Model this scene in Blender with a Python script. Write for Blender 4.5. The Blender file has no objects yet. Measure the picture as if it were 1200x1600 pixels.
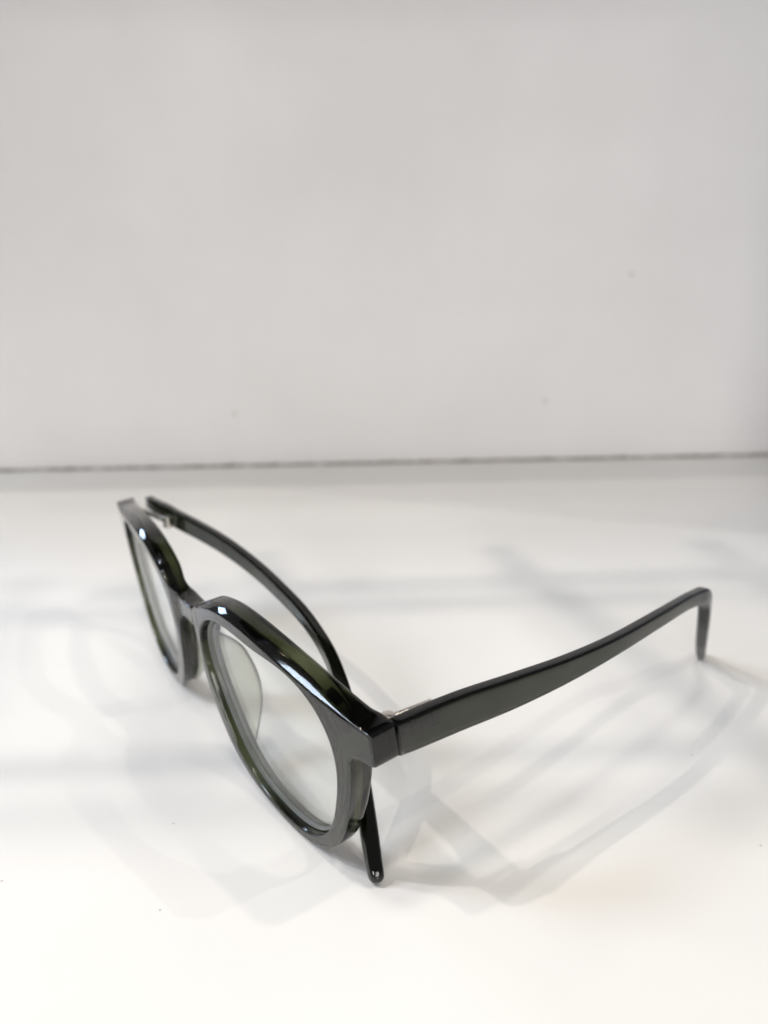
import bpy, bmesh, math, random
from mathutils import Vector, Matrix
from mathutils.geometry import delaunay_2d_cdt

random.seed(7)
C = bpy.context.scene
MM = 0.001

# ------------------------------------------------------------------ camera
F_PX, PITCH, ROLL, CAM_H = 1210.0, 0.33199, -0.00869, 113.44      # fitted to the photograph (1200x1600 px, mm)
cd = bpy.data.cameras.new('camera')
cam = bpy.data.objects.new('camera', cd); C.collection.objects.link(cam)
cd.sensor_fit = 'VERTICAL'
cd.lens = 5.4
cd.sensor_height = 5.4 * 1600 / F_PX
cd.sensor_width = 5.4 * 1200 / F_PX
cd.clip_start, cd.clip_end = 0.01, 50
cam.location = (0, 0, CAM_H * MM)
cam.rotation_mode = 'XYZ'
cam.matrix_world = Matrix.Translation((0, 0, CAM_H * MM)) @ Matrix.Rotation(math.pi / 2 - PITCH, 4, 'X') @ Matrix.Rotation(-ROLL * -1, 4, 'Z')
cd.dof.use_dof = True
cd.dof.focus_distance = 0.140
cd.dof.aperture_fstop = 2.6
C.camera = cam

# ------------------------------------------------------------------ world: the dim room in front of the niche
W = bpy.data.worlds.new('World'); C.world = W; W.use_nodes = True
bg = W.node_tree.nodes['Background']
bg.inputs['Color'].default_value = (1.0, 0.98, 0.985, 1)
bg.inputs['Strength'].default_value = 0.18

C.view_settings.view_transform = 'Standard'
C.view_settings.look = 'None'
C.view_settings.gamma = 1
C.view_settings.exposure = 0
C.view_settings.use_curve_mapping = False
C.render.engine = 'CYCLES'
C.cycles.use_denoising = True
C.cycles.max_bounces = 16
C.cycles.transparent_max_bounces = 24
C.cycles.transmission_bounces = 12
C.cycles.caustics_reflective = False
C.cycles.caustics_refractive = False

# ------------------------------------------------------------------ lamps
def area(name, loc, target, size, power, col, shape='DISK', size_y=None):
    l = bpy.data.lights.new(name, 'AREA'); l.shape = shape; l.size = size
    if size_y: l.size_y = size_y
    l.energy = power; l.color = col
    o = bpy.data.objects.new(name, l); C.collection.objects.link(o)
    o.location = loc
    d = Vector(target) - Vector(loc)
    o.rotation_euler = d.to_track_quat('-Z', 'Y').to_euler()
    return o
WARM = (1.0, 0.945, 0.865)
COOL = (0.80, 0.88, 1.0)
T0 = (-0.01, 0.16, 0)
# ceiling spots of the shop; direction and height from the shadows they throw
def spot(name, dx, dy, h, size, power, col=WARM):
    area(name, (T0[0] + dx * h, T0[1] + dy * h, h), T0, size, power, col)
def beam(name, dx, dy, h, aim, size, power, col, cone):
    l = bpy.data.lights.new(name, 'SPOT'); l.energy = power; l.color = col
    l.shadow_soft_size = size / 2; l.spot_size = math.radians(cone); l.spot_blend = 1.0
    o = bpy.data.objects.new(name, l); C.collection.objects.link(o)
    o.location = (T0[0] + dx * h, T0[1] + dy * h, h)
    o.rotation_euler = (Vector(aim) - o.location).to_track_quat('-Z', 'Y').to_euler()
beam('spot_lamp', 0.49, -0.10, 1.5, (-0.08, 0.07, 0), 0.07, 16, (1.0, 0.925, 0.835), 23)
beam('spot_lamp', -0.46, -0.15, 1.5, (-0.03, 0.07, 0), 0.055, 16.5, (1.0, 0.935, 0.845), 23)
beam('spot_lamp', -0.15, -0.17, 1.6, (-0.10, 0.06, 0), 0.14, 11, (1.0, 0.94, 0.86), 21)
spot('ceiling_lamp', -0.67, -0.20, 1.4, 0.03, 5.6, (1.0, 0.905, 0.82))
spot('ceiling_lamp', 0.85, -0.14, 1.4, 0.035, 3.0, (0.98, 0.965, 0.88))
area('ceiling_lamp', (-0.05, 0.0, 0.80), (0.0, 0.10, 0), 0.09, 0.9, (1.0, 0.95, 0.86))
# little warm bulbs, seen as sparks in the polish
area('pendant_bulb', (-0.72, 0.52, 1.15), (0, 0.15, 0), 0.03, 0.25, (1.0, 0.82, 0.50))
area('pendant_bulb', (-0.84, 0.44, 1.15), (0, 0.15, 0), 0.03, 0.25, (1.0, 0.82, 0.50))
area('pendant_bulb', (-0.30, -0.50, 1.2), (0, 0.15, 0), 0.03, 0.25, (1.0, 0.82, 0.50))
# the bright shop front, far in front of the niche
area('shop_window', (-0.45, -2.0, 0.66), (0.03, 0.35, 0.12), 0.55, 14.2, (1.0, 0.975, 0.97), 'RECTANGLE', 0.5)
area('shop_window', (0.9, -2.0, 0.56), (0, 0.35, 0.12), 0.8, 14.8, (1.0, 0.975, 0.965), 'RECTANGLE', 0.7)
# cold daylight openings on the left
area('side_window', (-1.31, 0.06, 1.22), (-0.02, 0.12, 0.04), 0.30, 13.5, (0.70, 0.82, 1.0), 'RECTANGLE', 0.62)
area('side_window', (-0.94, 0.86, 0.42), (-0.03, 0.14, 0.04), 0.20, 2.0, (0.55, 0.72, 1.0), 'RECTANGLE', 0.16)

# ------------------------------------------------------------------ materials
def mat(name):
    m = bpy.data.materials.new(name); m.use_nodes = True
    nt = m.node_tree
    return m, nt, nt.nodes['Principled BSDF'], nt.nodes['Material Output']
def node(nt, t, **kw):
    n = nt.nodes.new(t)
    for k, v in kw.items(): setattr(n, k, v)
    return n
def objco(nt, scale=(1, 1, 1)):
    tc = node(nt, 'ShaderNodeTexCoord'); mp = node(nt, 'ShaderNodeMapping')
    mp.inputs['Scale'].default_value = scale
    nt.links.new(tc.outputs['Object'], mp.inputs['Vector'])
    return mp.outputs['Vector']
def ramp(nt, fac, stops):
    r = node(nt, 'ShaderNodeValToRGB')
    e = r.color_ramp.elements
    while len(e) < len(stops): e.new(0.5)
    for i, (p, c) in enumerate(stops):
        e[i].position = p; e[i].color = (*c, 1)
    nt.links.new(fac, r.inputs['Fac'])
    return r.outputs['Color']
def noise(nt, vec, scale, detail=3, rough=0.5):
    n = node(nt, 'ShaderNodeTexNoise')
    n.inputs['Scale'].default_value = scale; n.inputs['Detail'].default_value = detail; n.inputs['Roughness'].default_value = rough
    nt.links.new(vec, n.inputs['Vector'])
    return n.outputs['Fac']

def painted(name, c0, c1, rough, speck=(0.55, 0.53, 0.5), speck_scale=45, speck_r=0.03, bump=0.02, upright=False, few=0.86):
    m, nt, b, o = mat(name)
    v = objco(nt)
    col = ramp(nt, noise(nt, v, 9, 4, 0.6), [(0.3, c0), (0.7, c1)])
    vo = node(nt, 'ShaderNodeTexVoronoi', voronoi_dimensions='2D'); vo.inputs['Scale'].default_value = speck_scale
    sx = node(nt, 'ShaderNodeSeparateXYZ'); cx = node(nt, 'ShaderNodeCombineXYZ')
    nt.links.new(v, sx.inputs[0]); nt.links.new(sx.outputs['X'], cx.inputs['X']); nt.links.new(sx.outputs['Z' if upright else 'Y'], cx.inputs['Y'])
    nt.links.new(cx.outputs[0], vo.inputs['Vector'])
    # only a few cells carry a dust speck
    sep = node(nt, 'ShaderNodeSeparateColor'); nt.links.new(vo.outputs['Color'], sep.inputs['Color'])
    gt = node(nt, 'ShaderNodeMath', operation='GREATER_THAN'); gt.inputs[1].default_value = few
    nt.links.new(sep.outputs['Red'], gt.inputs[0])
    lt = node(nt, 'ShaderNodeMath', operation='LESS_THAN'); lt.inputs[1].default_value = speck_r
    nt.links.new(vo.outputs['Distance'], lt.inputs[0])
    mu = node(nt, 'ShaderNodeMath', operation='MULTIPLY'); nt.links.new(gt.outputs[0], mu.inputs[0]); nt.links.new(lt.outputs[0], mu.inputs[1])
    mx = node(nt, 'ShaderNodeMix', data_type='RGBA'); nt.links.new(mu.outputs[0], mx.inputs['Factor'])
    nt.links.new(col, mx.inputs['A']); mx.inputs['B'].default_value = (*speck, 1)
    nt.links.new(mx.outputs['Result'], b.inputs['Base Color'])
    rr = node(nt, 'ShaderNodeMapRange'); rr.inputs['To Min'].default_value = rough - 0.06; rr.inputs['To Max'].default_value = rough + 0.08
    nt.links.new(noise(nt, v, 30, 4), rr.inputs['Value']); nt.links.new(rr.outputs['Result'], b.inputs['Roughness'])
    bp = node(nt, 'ShaderNodeBump'); bp.inputs['Strength'].default_value = bump; bp.inputs['Distance'].default_value = 0.001
    nt.links.new(noise(nt, v, 160, 3), bp.inputs['Height']); nt.links.new(bp.outputs['Normal'], b.inputs['Normal'])
    return m

M_TABLE = painted('white_laminate', (0.79, 0.775, 0.745), (0.83, 0.82, 0.795), 0.33, (0.58, 0.55, 0.51), 34, 0.009, 0.02, False, 0.80)
M_WALL = painted('white_painted_panel', (0.735, 0.722, 0.712), (0.79, 0.778, 0.772), 0.42, (0.63, 0.615, 0.60), 24, 0.035, 0.05, True, 0.955)
M_SIDE = painted('pale_blue_panel', (0.46, 0.51, 0.60), (0.50, 0.55, 0.64), 0.35)
M_BOARD = painted('dark_board', (0.05, 0.048, 0.045), (0.07, 0.068, 0.065), 0.4)

def acetate(name, base, dens, tint, rmin=0.03, rmax=0.07, ior=1.5):
    m, nt, b, o = mat(name)
    v = objco(nt)
    # slightly streaky translucent dark green sheet
    col = ramp(nt, noise(nt, v, 55, 3, 0.6), [(0.3, tuple(x * 0.8 for x in base)), (0.7, tuple(x * 1.25 for x in base))])
    nt.links.new(col, b.inputs['Base Color'])
    b.inputs['Roughness'].default_value = 0.06
    b.inputs['IOR'].default_value = ior
    rr = node(nt, 'ShaderNodeMapRange'); rr.inputs['To Min'].default_value = rmin; rr.inputs['To Max'].default_value = rmax
    nt.links.new(noise(nt, v, 260, 4), rr.inputs['Value']); nt.links.new(rr.outputs['Result'], b.inputs['Roughness'])
    # refractive, heavily absorbing body under the polish
    b.inputs['Transmission Weight'].default_value = 1.0
    ab = node(nt, 'ShaderNodeVolumeAbsorption'); ab.inputs['Color'].default_value = tint
    ab.inputs['Density'].default_value = dens
    nt.links.new(ab.outputs['Volume'], o.inputs['Volume'])
    return m
M_ACE = acetate('dark_green_acetate', (0.74, 0.77, 0.68), 1200, (0.445, 0.472, 0.33, 1))
M_TEMPLE = acetate('dark_green_acetate_thick', (0.74, 0.77, 0.69), 2300, (0.43, 0.465, 0.33, 1))
M_PAD = acetate('clear_green_acetate', (0.78, 0.79, 0.73), 240, (0.47, 0.48, 0.40, 1), 0.30, 0.34, 1.36)

def lens_material():
    m, nt, b, o = mat('clear_lens')
    nt.nodes.remove(b)
    tr = node(nt, 'ShaderNodeBsdfTransparent'); tr.inputs['Color'].default_value = (0.975, 0.982, 0.975, 1)
    gl = node(nt, 'ShaderNodeBsdfGlossy'); gl.inputs['Roughness'].default_value = 0.03
    # thin coated lens: Schlick reflectance, the same from either side, no bending of the light
    ge = node(nt, 'ShaderNodeNewGeometry')
    dt = node(nt, 'ShaderNodeVectorMath', operation='DOT_PRODUCT')
    nt.links.new(ge.outputs['Incoming'], dt.inputs[0]); nt.links.new(ge.outputs['Normal'], dt.inputs[1])
    def mth(op, x, y=None):
        n = node(nt, 'ShaderNodeMath', operation=op)
        for i, q in enumerate((x, y)):
            if q is None: continue
            if isinstance(q, (int, float)): n.inputs[i].default_value = q
            else: nt.links.new(q, n.inputs[i])
        return n.outputs[0]
    c = mth('ABSOLUTE', dt.outputs['Value'])
    sch = mth('ADD', mth('MULTIPLY', mth('POWER', mth('SUBTRACT', 1.0, c), 5.0), 0.75), 0.012)
    v = objco(nt)
    sm = node(nt, 'ShaderNodeMapRange'); sm.inputs['To Min'].default_value = 0.0; sm.inputs['To Max'].default_value = 0.012
    nt.links.new(noise(nt, v, 120, 4, 0.7), sm.inputs['Value'])
    mx = node(nt, 'ShaderNodeMixShader')
    nt.links.new(mth('ADD', sch, sm.outputs['Result']), mx.inputs[0]); nt.links.new(tr.outputs[0], mx.inputs[1]); nt.links.new(gl.outputs[0], mx.inputs[2])
    nt.links.new(mx.outputs[0], o.inputs['Surface'])
    return m
M_LENS = lens_material()

def edge_material():
    m, nt, b, o = mat('ground_lens_edge')
    v = objco(nt)
    nt.links.new(ramp(nt, noise(nt, v, 200, 3), [(0.3, (0.42, 0.44, 0.42)), (0.7, (0.52, 0.54, 0.52))]), b.inputs['Base Color'])
    b.inputs['Roughness'].default_value = 0.35; b.inputs['Transmission Weight'].default_value = 0.5
    return m
M_EDGE = edge_material()
def metal_material():
    m, nt, b, o = mat('nickel_hinge')
    b.inputs['Base Color'].default_value = (0.72, 0.68, 0.62, 1); b.inputs['Metallic'].default_value = 1
    v = objco(nt)
    rr = node(nt, 'ShaderNodeMapRange'); rr.inputs['To Min'].default_value = 0.18; rr.inputs['To Max'].default_value = 0.38
    nt.links.new(noise(nt, v, 900, 3), rr.inputs['Value']); nt.links.new(rr.outputs['Result'], b.inputs['Roughness'])
    return m
M_METAL = metal_material()

def joint_material():
    m, nt, b, o = mat('dirty_joint')
    v = objco(nt, (1, 1, 1))
    col = ramp(nt, noise(nt, v, 60, 6, 0.75), [(0.30, (0.20, 0.18, 0.155)), (0.5, (0.38, 0.355, 0.325)), (0.66, (0.64, 0.62, 0.59))])
    nt.links.new(col, b.inputs['Base Color']); b.inputs['Roughness'].default_value = 0.8
    return m
M_JOINT = joint_material()

# ------------------------------------------------------------------ mesh helpers
def link_mesh(name, verts, faces, material, parent=None, origin=(0, 0, 0), smooth=True):
    ox, oy, oz = origin
    me = bpy.data.meshes.new(name)
    me.from_pydata([((x - ox) * MM, (y - oy) * MM, (z - oz) * MM) for x, y, z in verts], [], faces)
    me.validate(); me.update()
    bm = bmesh.new(); bm.from_mesh(me)
    bmesh.ops.recalc_face_normals(bm, faces=bm.faces); bm.to_mesh(me); bm.free()
    if smooth: me.polygons.foreach_set('use_smooth', [True] * len(me.polygons))
    me.materials.append(material)
    o = bpy.data.objects.new(name, me); C.collection.objects.link(o)
    if parent: o.parent = parent
    return o

def box_mesh(x0, x1, y0, y1, z0, z1):
    v = [(x, y, z) for x in (x0, x1) for y in (y0, y1) for z in (z0, z1)]
    f = [(0, 1, 3, 2), (4, 6, 7, 5), (0, 4, 5, 1), (2, 3, 7, 6), (0, 2, 6, 4), (1, 5, 7, 3)]
    return v, f
def struct(o, label, cat):
    o['kind'] = 'structure'; o['label'] = label; o['category'] = cat
    return o

# ------------------------------------------------------------------ the display niche
WALL_YAW = math.atan2(420.2 - 401.0, 421.7)
WALL_C = (4.7, 410.6)
def niche(o):                                          # niche coordinates: origin at the foot of the wall, x along it
    o.location = (WALL_C[0] * MM, WALL_C[1] * MM, 0); o.rotation_euler.z = WALL_YAW
    return o
v, f = box_mesh(-300, 330, -520, 0, -22, 0)
struct(niche(link_mesh('shelf_top', v, f, M_TABLE, smooth=False)), 'glossy white laminate display shelf under the eyeglasses', 'shelf')
v, f = box_mesh(-300, 330, 1.9, 20, -22, 372)
struct(niche(link_mesh('back_wall', v, f, M_WALL, smooth=False)), 'plain white painted panel at the back of the shelf', 'wall')
# the right-hand side panel turns into the wall with a rounded cove
vs, fs = [], []
prof = [(270, -160), (250, -160), (250, -36)] + [(250 - 36 + 36 * math.cos(t), -36 + 36 * math.sin(t)) for t in [math.pi / 2 * i / 14 for i in range(1, 14)]] + [(214, -0.1), (214, 1.5), (270, 1.5)]
for z in (0.3, 371.5):
    for x, y in prof: vs.append((x, y, z))
m_ = len(prof)
for i in range(m_): fs.append((i, (i + 1) % m_, m_ + (i + 1) % m_, m_ + i))
fs += [tuple(range(m_)), tuple(range(m_, 2 * m_))]
so = niche(link_mesh('side_wall', vs, fs, M_SIDE)); so.data.polygons[-1].use_smooth = False; so.data.polygons[-2].use_smooth = False
struct(so, 'pale blue upright panel at the right end of the niche', 'wall')
v, f = box_mesh(-560, 330, -158, 1.6, 372, 390)
struct(niche(link_mesh('ceiling_board', v, f, M_BOARD, smooth=False)), 'dark board roofing the niche above the picture', 'board')
# dirty joint between shelf and wall: an irregular bead
vs, fs = [], []
n = 420
for i in range(n + 1):
    x = -300 + 518 * i / n
    h = 0.95 + 0.30 * math.sin(i * 0.37) * random.random() + random.uniform(-0.35, 0.35)
    d = 1.5 + random.uniform(-0.5, 0.5)
    vs += [(x, 1.85, 0.02), (x, -d, 0.02), (x, -d * 0.6, h * 0.6), (x, 1.85, h)]
for i in range(n):
    a, b = 4 * i, 4 * i + 4
    for k in range(4):
        fs.append((a + k, a + (k + 1) % 4, b + (k + 1) % 4, b + k))
joint = niche(link_mesh('joint_bead', vs, fs, M_JOINT))
struct(joint, 'dirty grey sealant line where shelf meets back wall', 'joint')

# ------------------------------------------------------------------ eyeglasses: frame of reference of the front
PX, PY, PHI, TAU, RCURVE = -43.081, 162.015, -0.99045, 0.11611, 409.6
HW, VA, DE = 71.5, 40.38, 5.0
U_ = Vector((math.cos(PHI), math.sin(PHI), 0)); N_ = Vector((math.sin(PHI), -math.cos(PHI), 0)); Z_ = Vector((0, 0, 1))
VV = math.cos(TAU) * Z_ + math.sin(TAU) * N_; NN = math.cos(TAU) * N_ - math.sin(TAU) * Z_
BASE = Vector((PX, PY, 0))
BK = -N_
def front(u, v, n=0.0):
    return BASE + U_ * u + VV * v + NN * (n - u * u / (2 * RCURVE))
root = bpy.data.objects.new('eyeglasses', None); C.collection.objects.link(root)
root.location = BASE * MM; root.empty_display_size = 0.02
root['label'] = 'dark green acetate eyeglasses with clear lenses, one temple folded in, on the white shelf'
root['category'] = 'eyeglasses'
def part(name, verts, faces, material, parent=None, smooth=True):
    o = link_mesh(name, [tuple(p) for p in verts], faces, material, None, BASE, smooth)
    o.parent = parent or root
    return o

UC, VC = 35.068, 25.454
CI = [22.6662, 0.6702, -2.4146, 2.6137, -0.5499, -0.266, 1.4988, -0.3211, -0.0094, -0.1921, 0.5339]
CB = [29.9962, 0.5838, 4.7622, -0.8411, -0.4647, -0.055, -0.1001, -0.4804, 0.2277, -0.0492, 0.3356]
CT = [42.2551, -0.6451, -2.3083, 1.1084, -0.0503]
def four(c, a):
    return c[0] + sum(c[2 * k - 1] * math.cos(k * a) + c[2 * k] * math.sin(k * a) for k in range(1, (len(c) - 1) // 2 + 1))
def cheb(u):
    q = (u - 40) / 31
    t = [1, q]
    for k in range(3): t.append(2 * q * t[-1] - t[-2])
    return sum(a * b for a, b in zip(CT, t))
def sstep(a, b, x):
    t = min(1, max(0, (x - a) / (b - a))); return t * t * (3 - 2 * t)
def catmull(pts, per=12):
    out = []
    for i in range(len(pts) - 1):
        p0 = pts[max(i - 1, 0)]; p1 = pts[i]; p2 = pts[i + 1]; p3 = pts[min(i + 2, len(pts) - 1)]
        for k in range(per):
            t = k / per
            out.append(tuple(0.5 * (2 * b + (c - a) * t + (2 * a - 5 * b + 4 * c - d) * t * t + (3 * b - a - 3 * c + d) * t ** 3) for a, b, c, d in zip(p0, p1, p2, p3)))
    out.append(tuple(pts[-1]))
    return out
def resample(pts, step, closed=False):
    if closed: pts = pts + [pts[0]]
    L = [0]
    for a, b in zip(pts, pts[1:]): L.append(L[-1] + math.dist(a, b))
    n = max(2, round(L[-1] / step)); out = []; j = 0
    for i in range(n + (0 if closed else 1)):
        s = L[-1] * i / n
        while j < len(L) - 2 and L[j + 1] < s: j += 1
        t = (s - L[j]) / max(1e-9, L[j + 1] - L[j])
        out.append(tuple(a + (b - a) * t for a, b in zip(pts[j], pts[j + 1])))
    return out

# chamfer along the brow: (inset, depth)
def brow(u, v):
    u = abs(u)
    k = sstep(9, 17, u) * (1 - sstep(50, 70, u)) if v > 36 else 0
    return 0.25 + 0.85 * k, 0.35 + 1.35 * k
half = catmull([(0, 36.9), (3, 37.0), (6, 37.7), (9, 39.6), (12, 41.9)], 10)[:-1]
u = 12.0
while u <= 70.6:
    half.append((u, cheb(u) + brow(u, 40)[0] - 0.25 + 0.0)); u += 0.4
half += [(71.2, 40.28), (71.5, 39.9), (71.7, 37.5), (71.8, 35.0), (71.6, 34.0), (71.0, 33.65), (69, 33.5), (67.2, 33.35), (66.0, 32.8), (65.3, 31.8)]
a = math.radians(372)
while a > math.radians(173):
    r = four(CB, a); half.append((UC + r * math.cos(a), VC + r * math.sin(a))); a -= math.radians(1)
half += catmull([(6.3, 29.0), (5.6, 30.6), (4.0, 31.6), (2.0, 32.0), (0, 32.1)], 6)[1:]
half = resample(half, 0.45)
# light smoothing away from the endpiece
for _ in range(6):
    h2 = half[:]
    for i in range(1, len(half) - 1):
        if half[i][0] < 64: h2[i] = tuple((a + 2 * b + c) / 4 for a, b, c in zip(half[i - 1], half[i], half[i + 1]))
    half = h2
outline = half + [(-u, v) for u, v in reversed(half[1:-1])]
def hole(sg):
    pts = []
    for i in range(720):
        a = 2 * math.pi * i / 720; r = four(CI, a); pts.append((sg * (UC + r * math.cos(a)), VC + r * math.sin(a)))
    return resample(pts, 0.45, True)
def signed_area(p):
    return 0.5 * sum(a[0] * b[1] - b[0] * a[1] for a, b in zip(p, p[1:] + p[:1]))
def normals(p):                                         # unit normals pointing to the inside of the closed polygon
    s = 1 if signed_area(p) > 0 else -1; out = []
    n = len(p)
    for i in range(n):
        a, b = p[i - 1], p[(i + 1) % n]
        dx, dy = b[0] - a[0], b[1] - a[1]; l = math.hypot(dx, dy) or 1
        out.append((-dy / l * s, dx / l * s))
    return out
def inside(pt, poly):
    x, y = pt; c = False; n = len(poly)
    for i in range(n):
        (x1, y1), (x2, y2) = poly[i], poly[i - 1]
        if (y1 > y) != (y2 > y) and x < (x2 - x1) * (y - y1) / (y2 - y1) + x1: c = not c
    return c

def thick(u, v=30.0):
    k = sstep(26, 36, v) * sstep(5, 13, abs(u))
    return 4.3 + 1.0 * k + (0.9 - 1.0 * k) * sstep(60, 68, abs(u))
def recess(u, v):                                       # the bridge sits a little back
    return -1.1 * (1 - sstep(3, 9, abs(u))) * sstep(20, 30, v)

V, F = [], []
def ring_set(poly, prof, sign):
    """prof(u,v) -> list of (inset, n); returns list of rings (vertex indices), rings[0] = front, rings[-1] = rear"""
    nr = normals(poly); cols = []
    for (u, v), (nx, ny) in zip(poly, nr):
        col = []
        for ins, n in prof(u, v):
            uu, vv = u + nx * ins * sign, v + ny * ins * sign
            V.append((uu, vv, n)); col.append(len(V) - 1)
        cols.append(col)
    K = len(cols[0]); n = len(cols)
    for i in range(n):
        j = (i + 1) % n
        for k in range(K - 1): F.append((cols[i][k], cols[j][k], cols[j][k + 1], cols[i][k + 1]))
    return [[c[k] for c in cols] for k in range(K)]
def outer_prof(u, v):
    ci, cdp = brow(u, v); T = thick(u, v); q = 1 - 0.75 * sstep(65.5, 68, abs(u))
    return [(ci + 0.5, 0), (ci + 0.27, 0), (ci + 0.10, -0.03), (ci - 0.02, -0.13), (ci * 0.85, -0.15 * cdp - 0.06), (ci * 0.5, -0.5 * cdp), (ci * 0.12, -0.88 * cdp), (0.02, -cdp - 0.12),
            (0.0, -cdp - 0.35), (0.0, -T + 1.0), (0.06 * q, -T + 0.55 * q), (0.25 * q, -T + 0.2 * q), (0.55 * q, -T + 0.05 * q), (0.95 * q, -T), (0.95 * q + 0.25, -T)]
def hole_prof(u, v):
    T = thick(u, v)
    return [(0.75, 0), (0.5, 0), (0.28, -0.05), (0.1, -0.2), (0.0, -0.5), (0.0, -1.2), (0.0, -T + 0.7), (0.05, -T + 0.35), (0.2, -T + 0.1), (0.5, -T), (0.72, -T)]
H1, H2 = hole(1), hole(-1)
ro = ring_set(outline, outer_prof, 1)
r1 = ring_set(H1, hole_prof, -1)
r2 = ring_set(H2, hole_prof, -1)
grid = []
gu = -70.0
while gu <= 70:
    gv = 1.0
    while gv <= 46: grid.append((gu, gv)); gv += 1.3
    gu += 1.3
def fill(idx, face_n):
    loops = [ro[idx], r1[idx], r2[idx]]
    polys = [[V[i][:2] for i in l] for l in loops]
    pts, edges, src = [], [], []
    for l in loops:
        s = len(pts); n = len(l)
        for i in l: pts.append(Vector(V[i][:2])); src.append(i)
        edges += [(s + i, s + (i + 1) % n) for i in range(n)]
    bpts = [Vector(q) for p in polys for q in p]
    from mathutils.kdtree import KDTree
    kd = KDTree(len(bpts))
    for i, q in enumerate(bpts): kd.insert((q[0], q[1], 0), i)
    kd.balance()
    for g in grid:
        if kd.find((g[0], g[1], 0))[2] > 0.6 and inside(g, polys[0]) and not inside(g, polys[1]) and not inside(g, polys[2]):
            pts.append(Vector(g)); V.append((g[0], g[1], face_n(*g))); src.append(len(V) - 1)
    vo, eo, fo, ov, oe, of = delaunay_2d_cdt(pts, edges, [], 0, 1e-6)
    m = [src[o[0]] if o else None for o in ov]
    for f in fo:
        c = (sum(vo[i][0] for i in f) / 3, sum(vo[i][1] for i in f) / 3)
        if inside(c, polys[0]) and not inside(c, polys[1]) and not inside(c, polys[2]):
            q = tuple(m[i] for i in f)
            if None not in q: F.append(q)
fill(0, lambda u, v: 0.0)
fill(-1, lambda u, v: -thick(u, v))
part('front_frame', [front(u, v, n + recess(u, v)) for u, v, n in V], F, M_ACE)

# lenses
def bevel_ring(poly, nrm):
    # the ground edge of the lens, a thin V-shaped ring seated in the rim
    vs, fs = [], []
    prof = [(0.34, -1.5), (0.02, -1.75), (-0.12, -2.35), (0.02, -2.95), (0.34, -3.2)]
    for (u, v), (nx, ny) in zip(poly, nrm):
        for e, n in prof: vs.append(front(u + nx * e, v + ny * e, n))
    n = len(poly); K = len(prof)
    for i in range(n):
        j = (i + 1) % n
        for k in range(K): fs.append((i * K + k, j * K + k, j * K + (k + 1) % K, i * K + (k + 1) % K))
    return vs, fs
def make_lens(sg):
    vs, fs = [], []
    poly = hole(sg); nrm = normals(poly); n = len(poly)
    R = 14
    def bulge(t): return 1.5 * (1 - t * t)
    rings_f, rings_b = [], []
    for side, off in ((0, -1.65), (1, -3.1)):
        rings = []
        for k in range(1, R + 1):
            t = min(1.0, k / (R - 1)); ring = []
            for (u, v), (nx, ny) in zip(poly, nrm):
                e = 0.30 if k == R else (0.62 if k == R - 1 else 0)
                uu = sg * UC + (u - sg * UC) * t - nx * e; w = VC + (v - VC) * t - ny * e
                vs.append(front(uu, w, off + bulge(t))); ring.append(len(vs) - 1)
            rings.append(ring)
        vs.append(front(sg * UC, VC, off + bulge(0))); c = len(vs) - 1
        for i in range(n): fs.append((c, rings[0][i], rings[0][(i + 1) % n]))
        for a, b in zip(rings, rings[1:]):
            for i in range(n):
                j = (i + 1) % n; fs.append((a[i], b[i], b[j], a[j]))
        (rings_f if side == 0 else rings_b).extend(rings)
    a, b = rings_f[-1], rings_b[-1]
    for i in range(n):
        j = (i + 1) % n; fs.append((a[i], b[i], b[j], a[j]))
    o = part('lens', vs, fs, M_LENS)
    eb = part('lens_bevel', *bevel_ring(poly, nrm), M_EDGE, o)
    return o
make_lens(1); make_lens(-1)

# nose pads: fins that grow out of the back of the nasal rims
def interp(x, tab):
    for (x0, y0), (x1, y1) in zip(tab, tab[1:]):
        if x <= x1: break
    t = min(1, max(0, (x - x0) / (x1 - x0)))
    return y0 + (y1 - y0) * t
def make_pad(sg):
    vs, fs = [], []
    K, S = 40, 16
    dtab = catmull([(32.5, 0.1), (30.5, 1.8), (28, 4.2), (25, 5.9), (19, 7.0), (13.5, 6.2), (8, 3.0), (5.0, 0.2)], 12)[::-1]
    path = resample(catmull([(7.6, 32.5), (7.4, 29), (8.0, 24), (9.3, 18.5), (11.5, 13), (14.5, 8), (17.5, 5.0)], 14), 0.4)
    K = len(path)
    for i, (u, v) in enumerate(path):
        t = i / (K - 1)
        d = interp(v, dtab)      # how far it reaches back
        w = 1.5 - 0.5 * abs(2 * t - 1)
        for k in range(S):                                # section: a rounded tongue from the rear face, flaring outward
            a = 2 * math.pi * k / S
            x = math.cos(a); y = math.sin(a)
            y = math.copysign(abs(y) ** 0.6, y); x = math.copysign(abs(x) ** 0.8, x)
            dep = (0.5 - 0.5 * x)                          # 0 at root, 1 at tip
            n = -3.6 - d * dep
            uu = u + 1.0 + 2.6 * (d / 8.2) * dep ** 1.5 + y * w * (1 - 0.35 * dep)
            vs.append(front(sg * uu, v + 0.6 * dep, n))
    for i in range(K - 1):
        for k in range(S):
            k2 = (k + 1) % S
            fs.append((i * S + k, i * S + k2, (i + 1) * S + k2, (i + 1) * S + k))
    fs.append(tuple(range(S))); fs.append(tuple(range((K - 1) * S, K * S)))
    return part('nose_pad', vs, fs, M_PAD)
make_pad(1); make_pad(-1)

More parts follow.
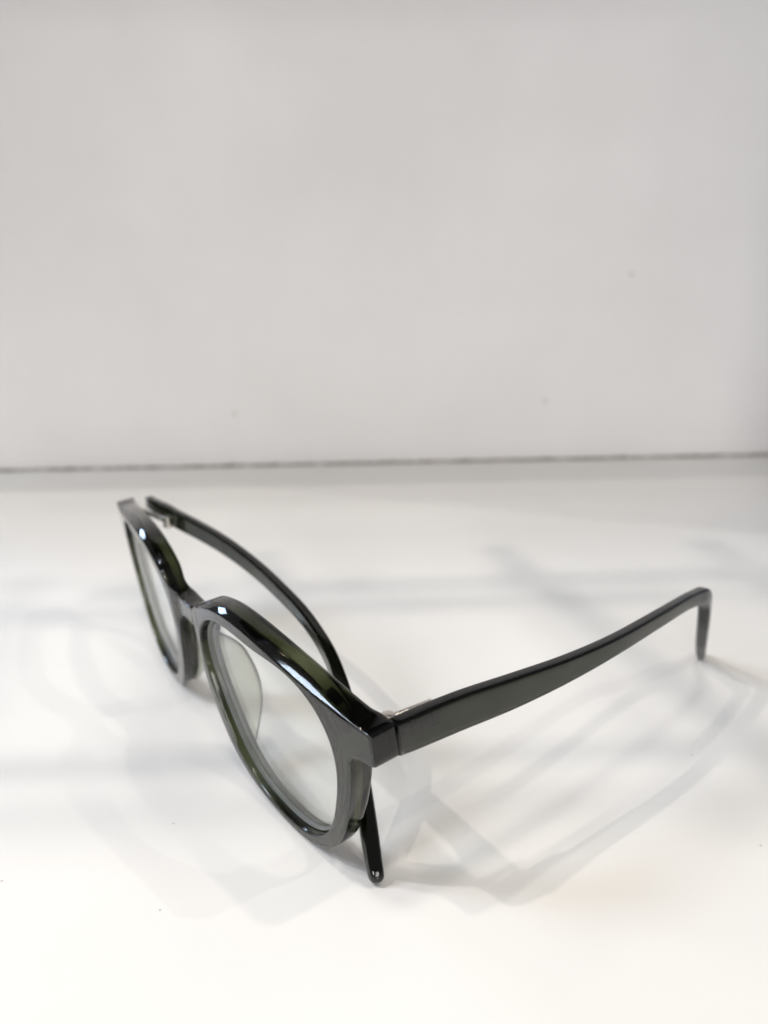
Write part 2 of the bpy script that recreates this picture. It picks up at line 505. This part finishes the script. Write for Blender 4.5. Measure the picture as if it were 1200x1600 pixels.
# ------------------------------------------------------------------ temples (mm: s back along the temple, o outward, z above the shelf)
HN = front(HW, VA, -5.2); HF = front(-HW, VA, -5.0)
def near_pt(s, o, z): return Vector((HN.x, HN.y, 0)) + BK * s + U_ * o + Z_ * z
FOLD, FS, FO = math.radians(74.97), 5.35, 1.39
def far_pt(s, o, z):
    dz = z - 38; m = -o + 0.0326 * dz; dz = dz + 0.0326 * o
    z = 38 + dz + 0.0082 * s; s = s - 0.0082 * dz
    S = s * math.cos(FOLD) - m * math.sin(FOLD); M = s * math.sin(FOLD) + m * math.cos(FOLD)
    return Vector((HF.x, HF.y, 0)) + BK * (S + FS) + U_ * (M + FO) + Z_ * z
#  s, o(centre), z(centre), height, thickness
TEMPLE = [(0.08, -0.75, 38.2, 6.3, 2.9), (4, -1.3, 37.7, 6.9, 2.9), (14.7, -2.2, 36.95, 7.2, 2.8), (28, -2.7, 36.1, 6.7, 2.7), (42, -3.4, 35.6, 5.5, 2.6), (57.5, -5.1, 35.2, 4.4, 2.5),
          (77.4, -9.0, 34.2, 3.8, 2.5), (90, -11.9, 33.2, 3.6, 2.5), (96, -13.3, 32.3, 3.8, 2.6), (100.8, -14.4, 31.3, 4.1, 2.8), (104.0, -15.6, 28.9, 4.5, 3.0), (106.6, -16.9, 25.5, 4.9, 3.2), (110.2, -19.0, 20.2, 5.3, 3.3), (117, -23.1, 10.8, 5.1, 3.2),
          (123.0, -26.6, 3.6, 4.3, 2.9), (124.9, -27.7, 1.7, 3.6, 2.6)]
# the folded one is bent in a little more
TEMPLE_FOLDED = [(0.3, -0.9, 39.5, 3.5, 2.4), (4, -1.4, 39.3, 3.7, 2.7), (11.5, -2.0, 38.95, 4.2, 2.7), (15.5, -2.25, 38.0, 5.2, 2.7), (28, -2.7, 37.05, 5.0, 2.7), (42, -3.8, 35.85, 4.8, 2.6), (57.5, -6.1, 34.0, 4.4, 2.5), (70, -9.0, 32.4, 4.1, 2.5),
          (80, -11.7, 30.9, 3.9, 2.5), (88, -14.6, 29.4, 3.8, 2.5), (95, -17.6, 27.6, 4.0, 2.6), (101, -20.9, 25.3, 4.3, 2.9), (106, -24.0, 22.3, 4.8, 3.2), (111, -27.6, 18.2, 5.3, 3.5), (116, -31.0, 13.0, 5.5, 3.6),
          (121.4, -35.0, 6.9, 5.1, 3.5), (125.4, -38.0, 2.7, 4.1, 3.1), (126.1, -38.5, 1.75, 3.6, 2.9)]
def make_temple(fn, nodes):
    P = resample(catmull(nodes, 14), 0.8)
    pts = [fn(*p[:3]) for p in P]
    vs, fs, rings = [], [], []
    S = 36
    def section(c, T, W, Hh, h, w, sc=1.0, e=0.36):
        ring = []
        for k in range(S):
            a = 2 * math.pi * (k + 0.5) / S
            x, y = math.cos(a), math.sin(a)
            x = math.copysign(abs(x) ** e, x); y = math.copysign(abs(y) ** e, y)
            vs.append(c + W * (x * w * 0.5 * sc) + Hh * (y * h * 0.5 * sc)); ring.append(len(vs) - 1)
        return ring
    n = len(pts)
    for i in range(n):
        T = (pts[min(i + 1, n - 1)] - pts[max(i - 1, 0)]).normalized()
        W = T.cross(Z_).normalized(); Hh = W.cross(T).normalized()
        V2 = VV if fn is near_pt else Hh                 # the butt end follows the leaning front
        e = 0.36 + 0.30 * sstep(n * 0.66, n * 0.9, i)
        if i == 0:
            rings.append(section(pts[i] - T * 0.02, T, W, V2, P[i][3], P[i][4], 0.985, 0.22))
            rings.append(section(pts[i] + T * 0.03, T, W, V2, P[i][3], P[i][4], 1.0, 0.26))
        else:
            rings.append(section(pts[i], T, W, Hh, P[i][3], P[i][4], 1.0, e))
    for q, sc in ((0.4, 0.94), (0.8, 0.8), (1.1, 0.55), (1.25, 0.25)):
        rings.append(section(pts[-1] + T * q, T, W, Hh, P[-1][3], P[-1][4], sc, e))
    for a, b in zip(rings, rings[1:]):
        for k in range(S):
            k2 = (k + 1) % S; fs.append((a[k], a[k2], b[k2], b[k]))
    fs.append(tuple(rings[0])); fs.append(tuple(rings[-1]))
    return part('temple', vs, fs, M_TEMPLE)
t_near = make_temple(near_pt, TEMPLE); t_far = make_temple(far_pt, TEMPLE_FOLDED)

# ------------------------------------------------------------------ spring hinges
def slab(fn, s0, s1, o0, o1, z0, z1, r=0.25, dz=0.0):
    """bevelled block in temple coordinates; dz drops its far end"""
    bm = bmesh.new()
    vs = [bm.verts.new(fn(s, o, z + (dz if s == s1 else 0))) for s in (s0, s1) for o in (o0, o1) for z in (z0, z1)]
    for f in [(0, 1, 3, 2), (4, 6, 7, 5), (0, 4, 5, 1), (2, 3, 7, 6), (0, 2, 6, 4), (1, 5, 7, 3)]: bm.faces.new([vs[i] for i in f])
    bmesh.ops.bevel(bm, geom=bm.edges[:], offset=r, segments=3, affect='EDGES', profile=0.5)
    bm.verts.index_update()
    out = [v.co.copy() for v in bm.verts], [tuple(v.index for v in f.verts) for f in bm.faces]
    bm.free(); return out
def barrel(fn, s, o, z0, z1, r, gaps=2):
    vs, fs = [], []
    K = 20
    prof = []
    hh = (z1 - z0) / (gaps + 1)
    for g in range(gaps + 1):
        a, b = z0 + g * hh + 0.05, z0 + (g + 1) * hh - 0.05
        prof += [(r * 0.8, a), (r, a + 0.12), (r, b - 0.12), (r * 0.8, b)]
    for rr, z in prof:
        for k in range(K):
            t = 2 * math.pi * k / K; vs.append(fn(s + rr * math.cos(t), o + rr * math.sin(t), z))
    for i in range(len(prof) - 1):
        for k in range(K):
            k2 = (k + 1) % K; fs.append((i * K + k, i * K + k2, (i + 1) * K + k2, (i + 1) * K + k))
    fs.append(tuple(range(K))); fs.append(tuple(range((len(prof) - 1) * K, len(prof) * K)))
    return vs, fs
# open hinge on the near side
part('hinge_barrel', *barrel(near_pt, 1.45, -4.6, 35.0, 40.0, 1.2), M_METAL, t_near)
part('hinge_plate', *slab(near_pt, 2.3, 10.5, -5.0, -4.1, 35.3, 39.6), M_METAL, t_near)
# sprung hinge on the far side, pulled out of the temple
part('hinge_arm', *slab(far_pt, -2.5, 13.4, -4.9, -3.7, 37.2, 38.7, 0.3, -0.4), M_METAL, t_far)
part('hinge_block', *slab(far_pt, 13.2, 16.0, -5.2, -3.65, 35.3, 38.9, 0.3), M_METAL, t_far)
part('hinge_barrel', *barrel(far_pt, -2.8, -4.4, 35.2, 39.4, 1.2), M_METAL, t_far)

# ------------------------------------------------------------------ unseen slats added above the view to dapple the shelf with soft shadows
rv, rf = [], []
def slat(x0, y0, x1, y1, w, z0, z1):
    d = Vector((x1 - x0, y1 - y0)).normalized(); n = Vector((-d.y, d.x)) * w / 2
    k = len(rv)
    for z in (z0, z1):
        for x, y, q in ((x0, y0, 1), (x1, y1, 1), (x1, y1, -1), (x0, y0, -1)): rv.append((x + n.x * q, y + n.y * q, z))
    rf.extend([(k, k + 1, k + 2, k + 3), (k + 4, k + 5, k + 6, k + 7)] + [(k + i, k + (i + 1) % 4, k + 4 + (i + 1) % 4, k + 4 + i) for i in range(4)])
slat(-300, -232, 210, -226, 8.5, 300, 306)
slat(-300, -306, 210, -312, 6, 300, 306)
for i, (x, w, t) in enumerate(((-262, 9, 22), (-190, 7, 34), (-124, 8.5, 18), (-66, 7, 40), (0, 8, 26), (62, 7, 38), (124, 9, 20), (178, 8, 30))):
    slat(x, -205, x + t, -318, w, 306.5 + 0.01 * i, 311)
struct(niche(link_mesh('shade_slats', rv, rf, M_BOARD, smooth=False)), 'dark unseen slats added overhead to cast dappled shade on the shelf', 'rack')
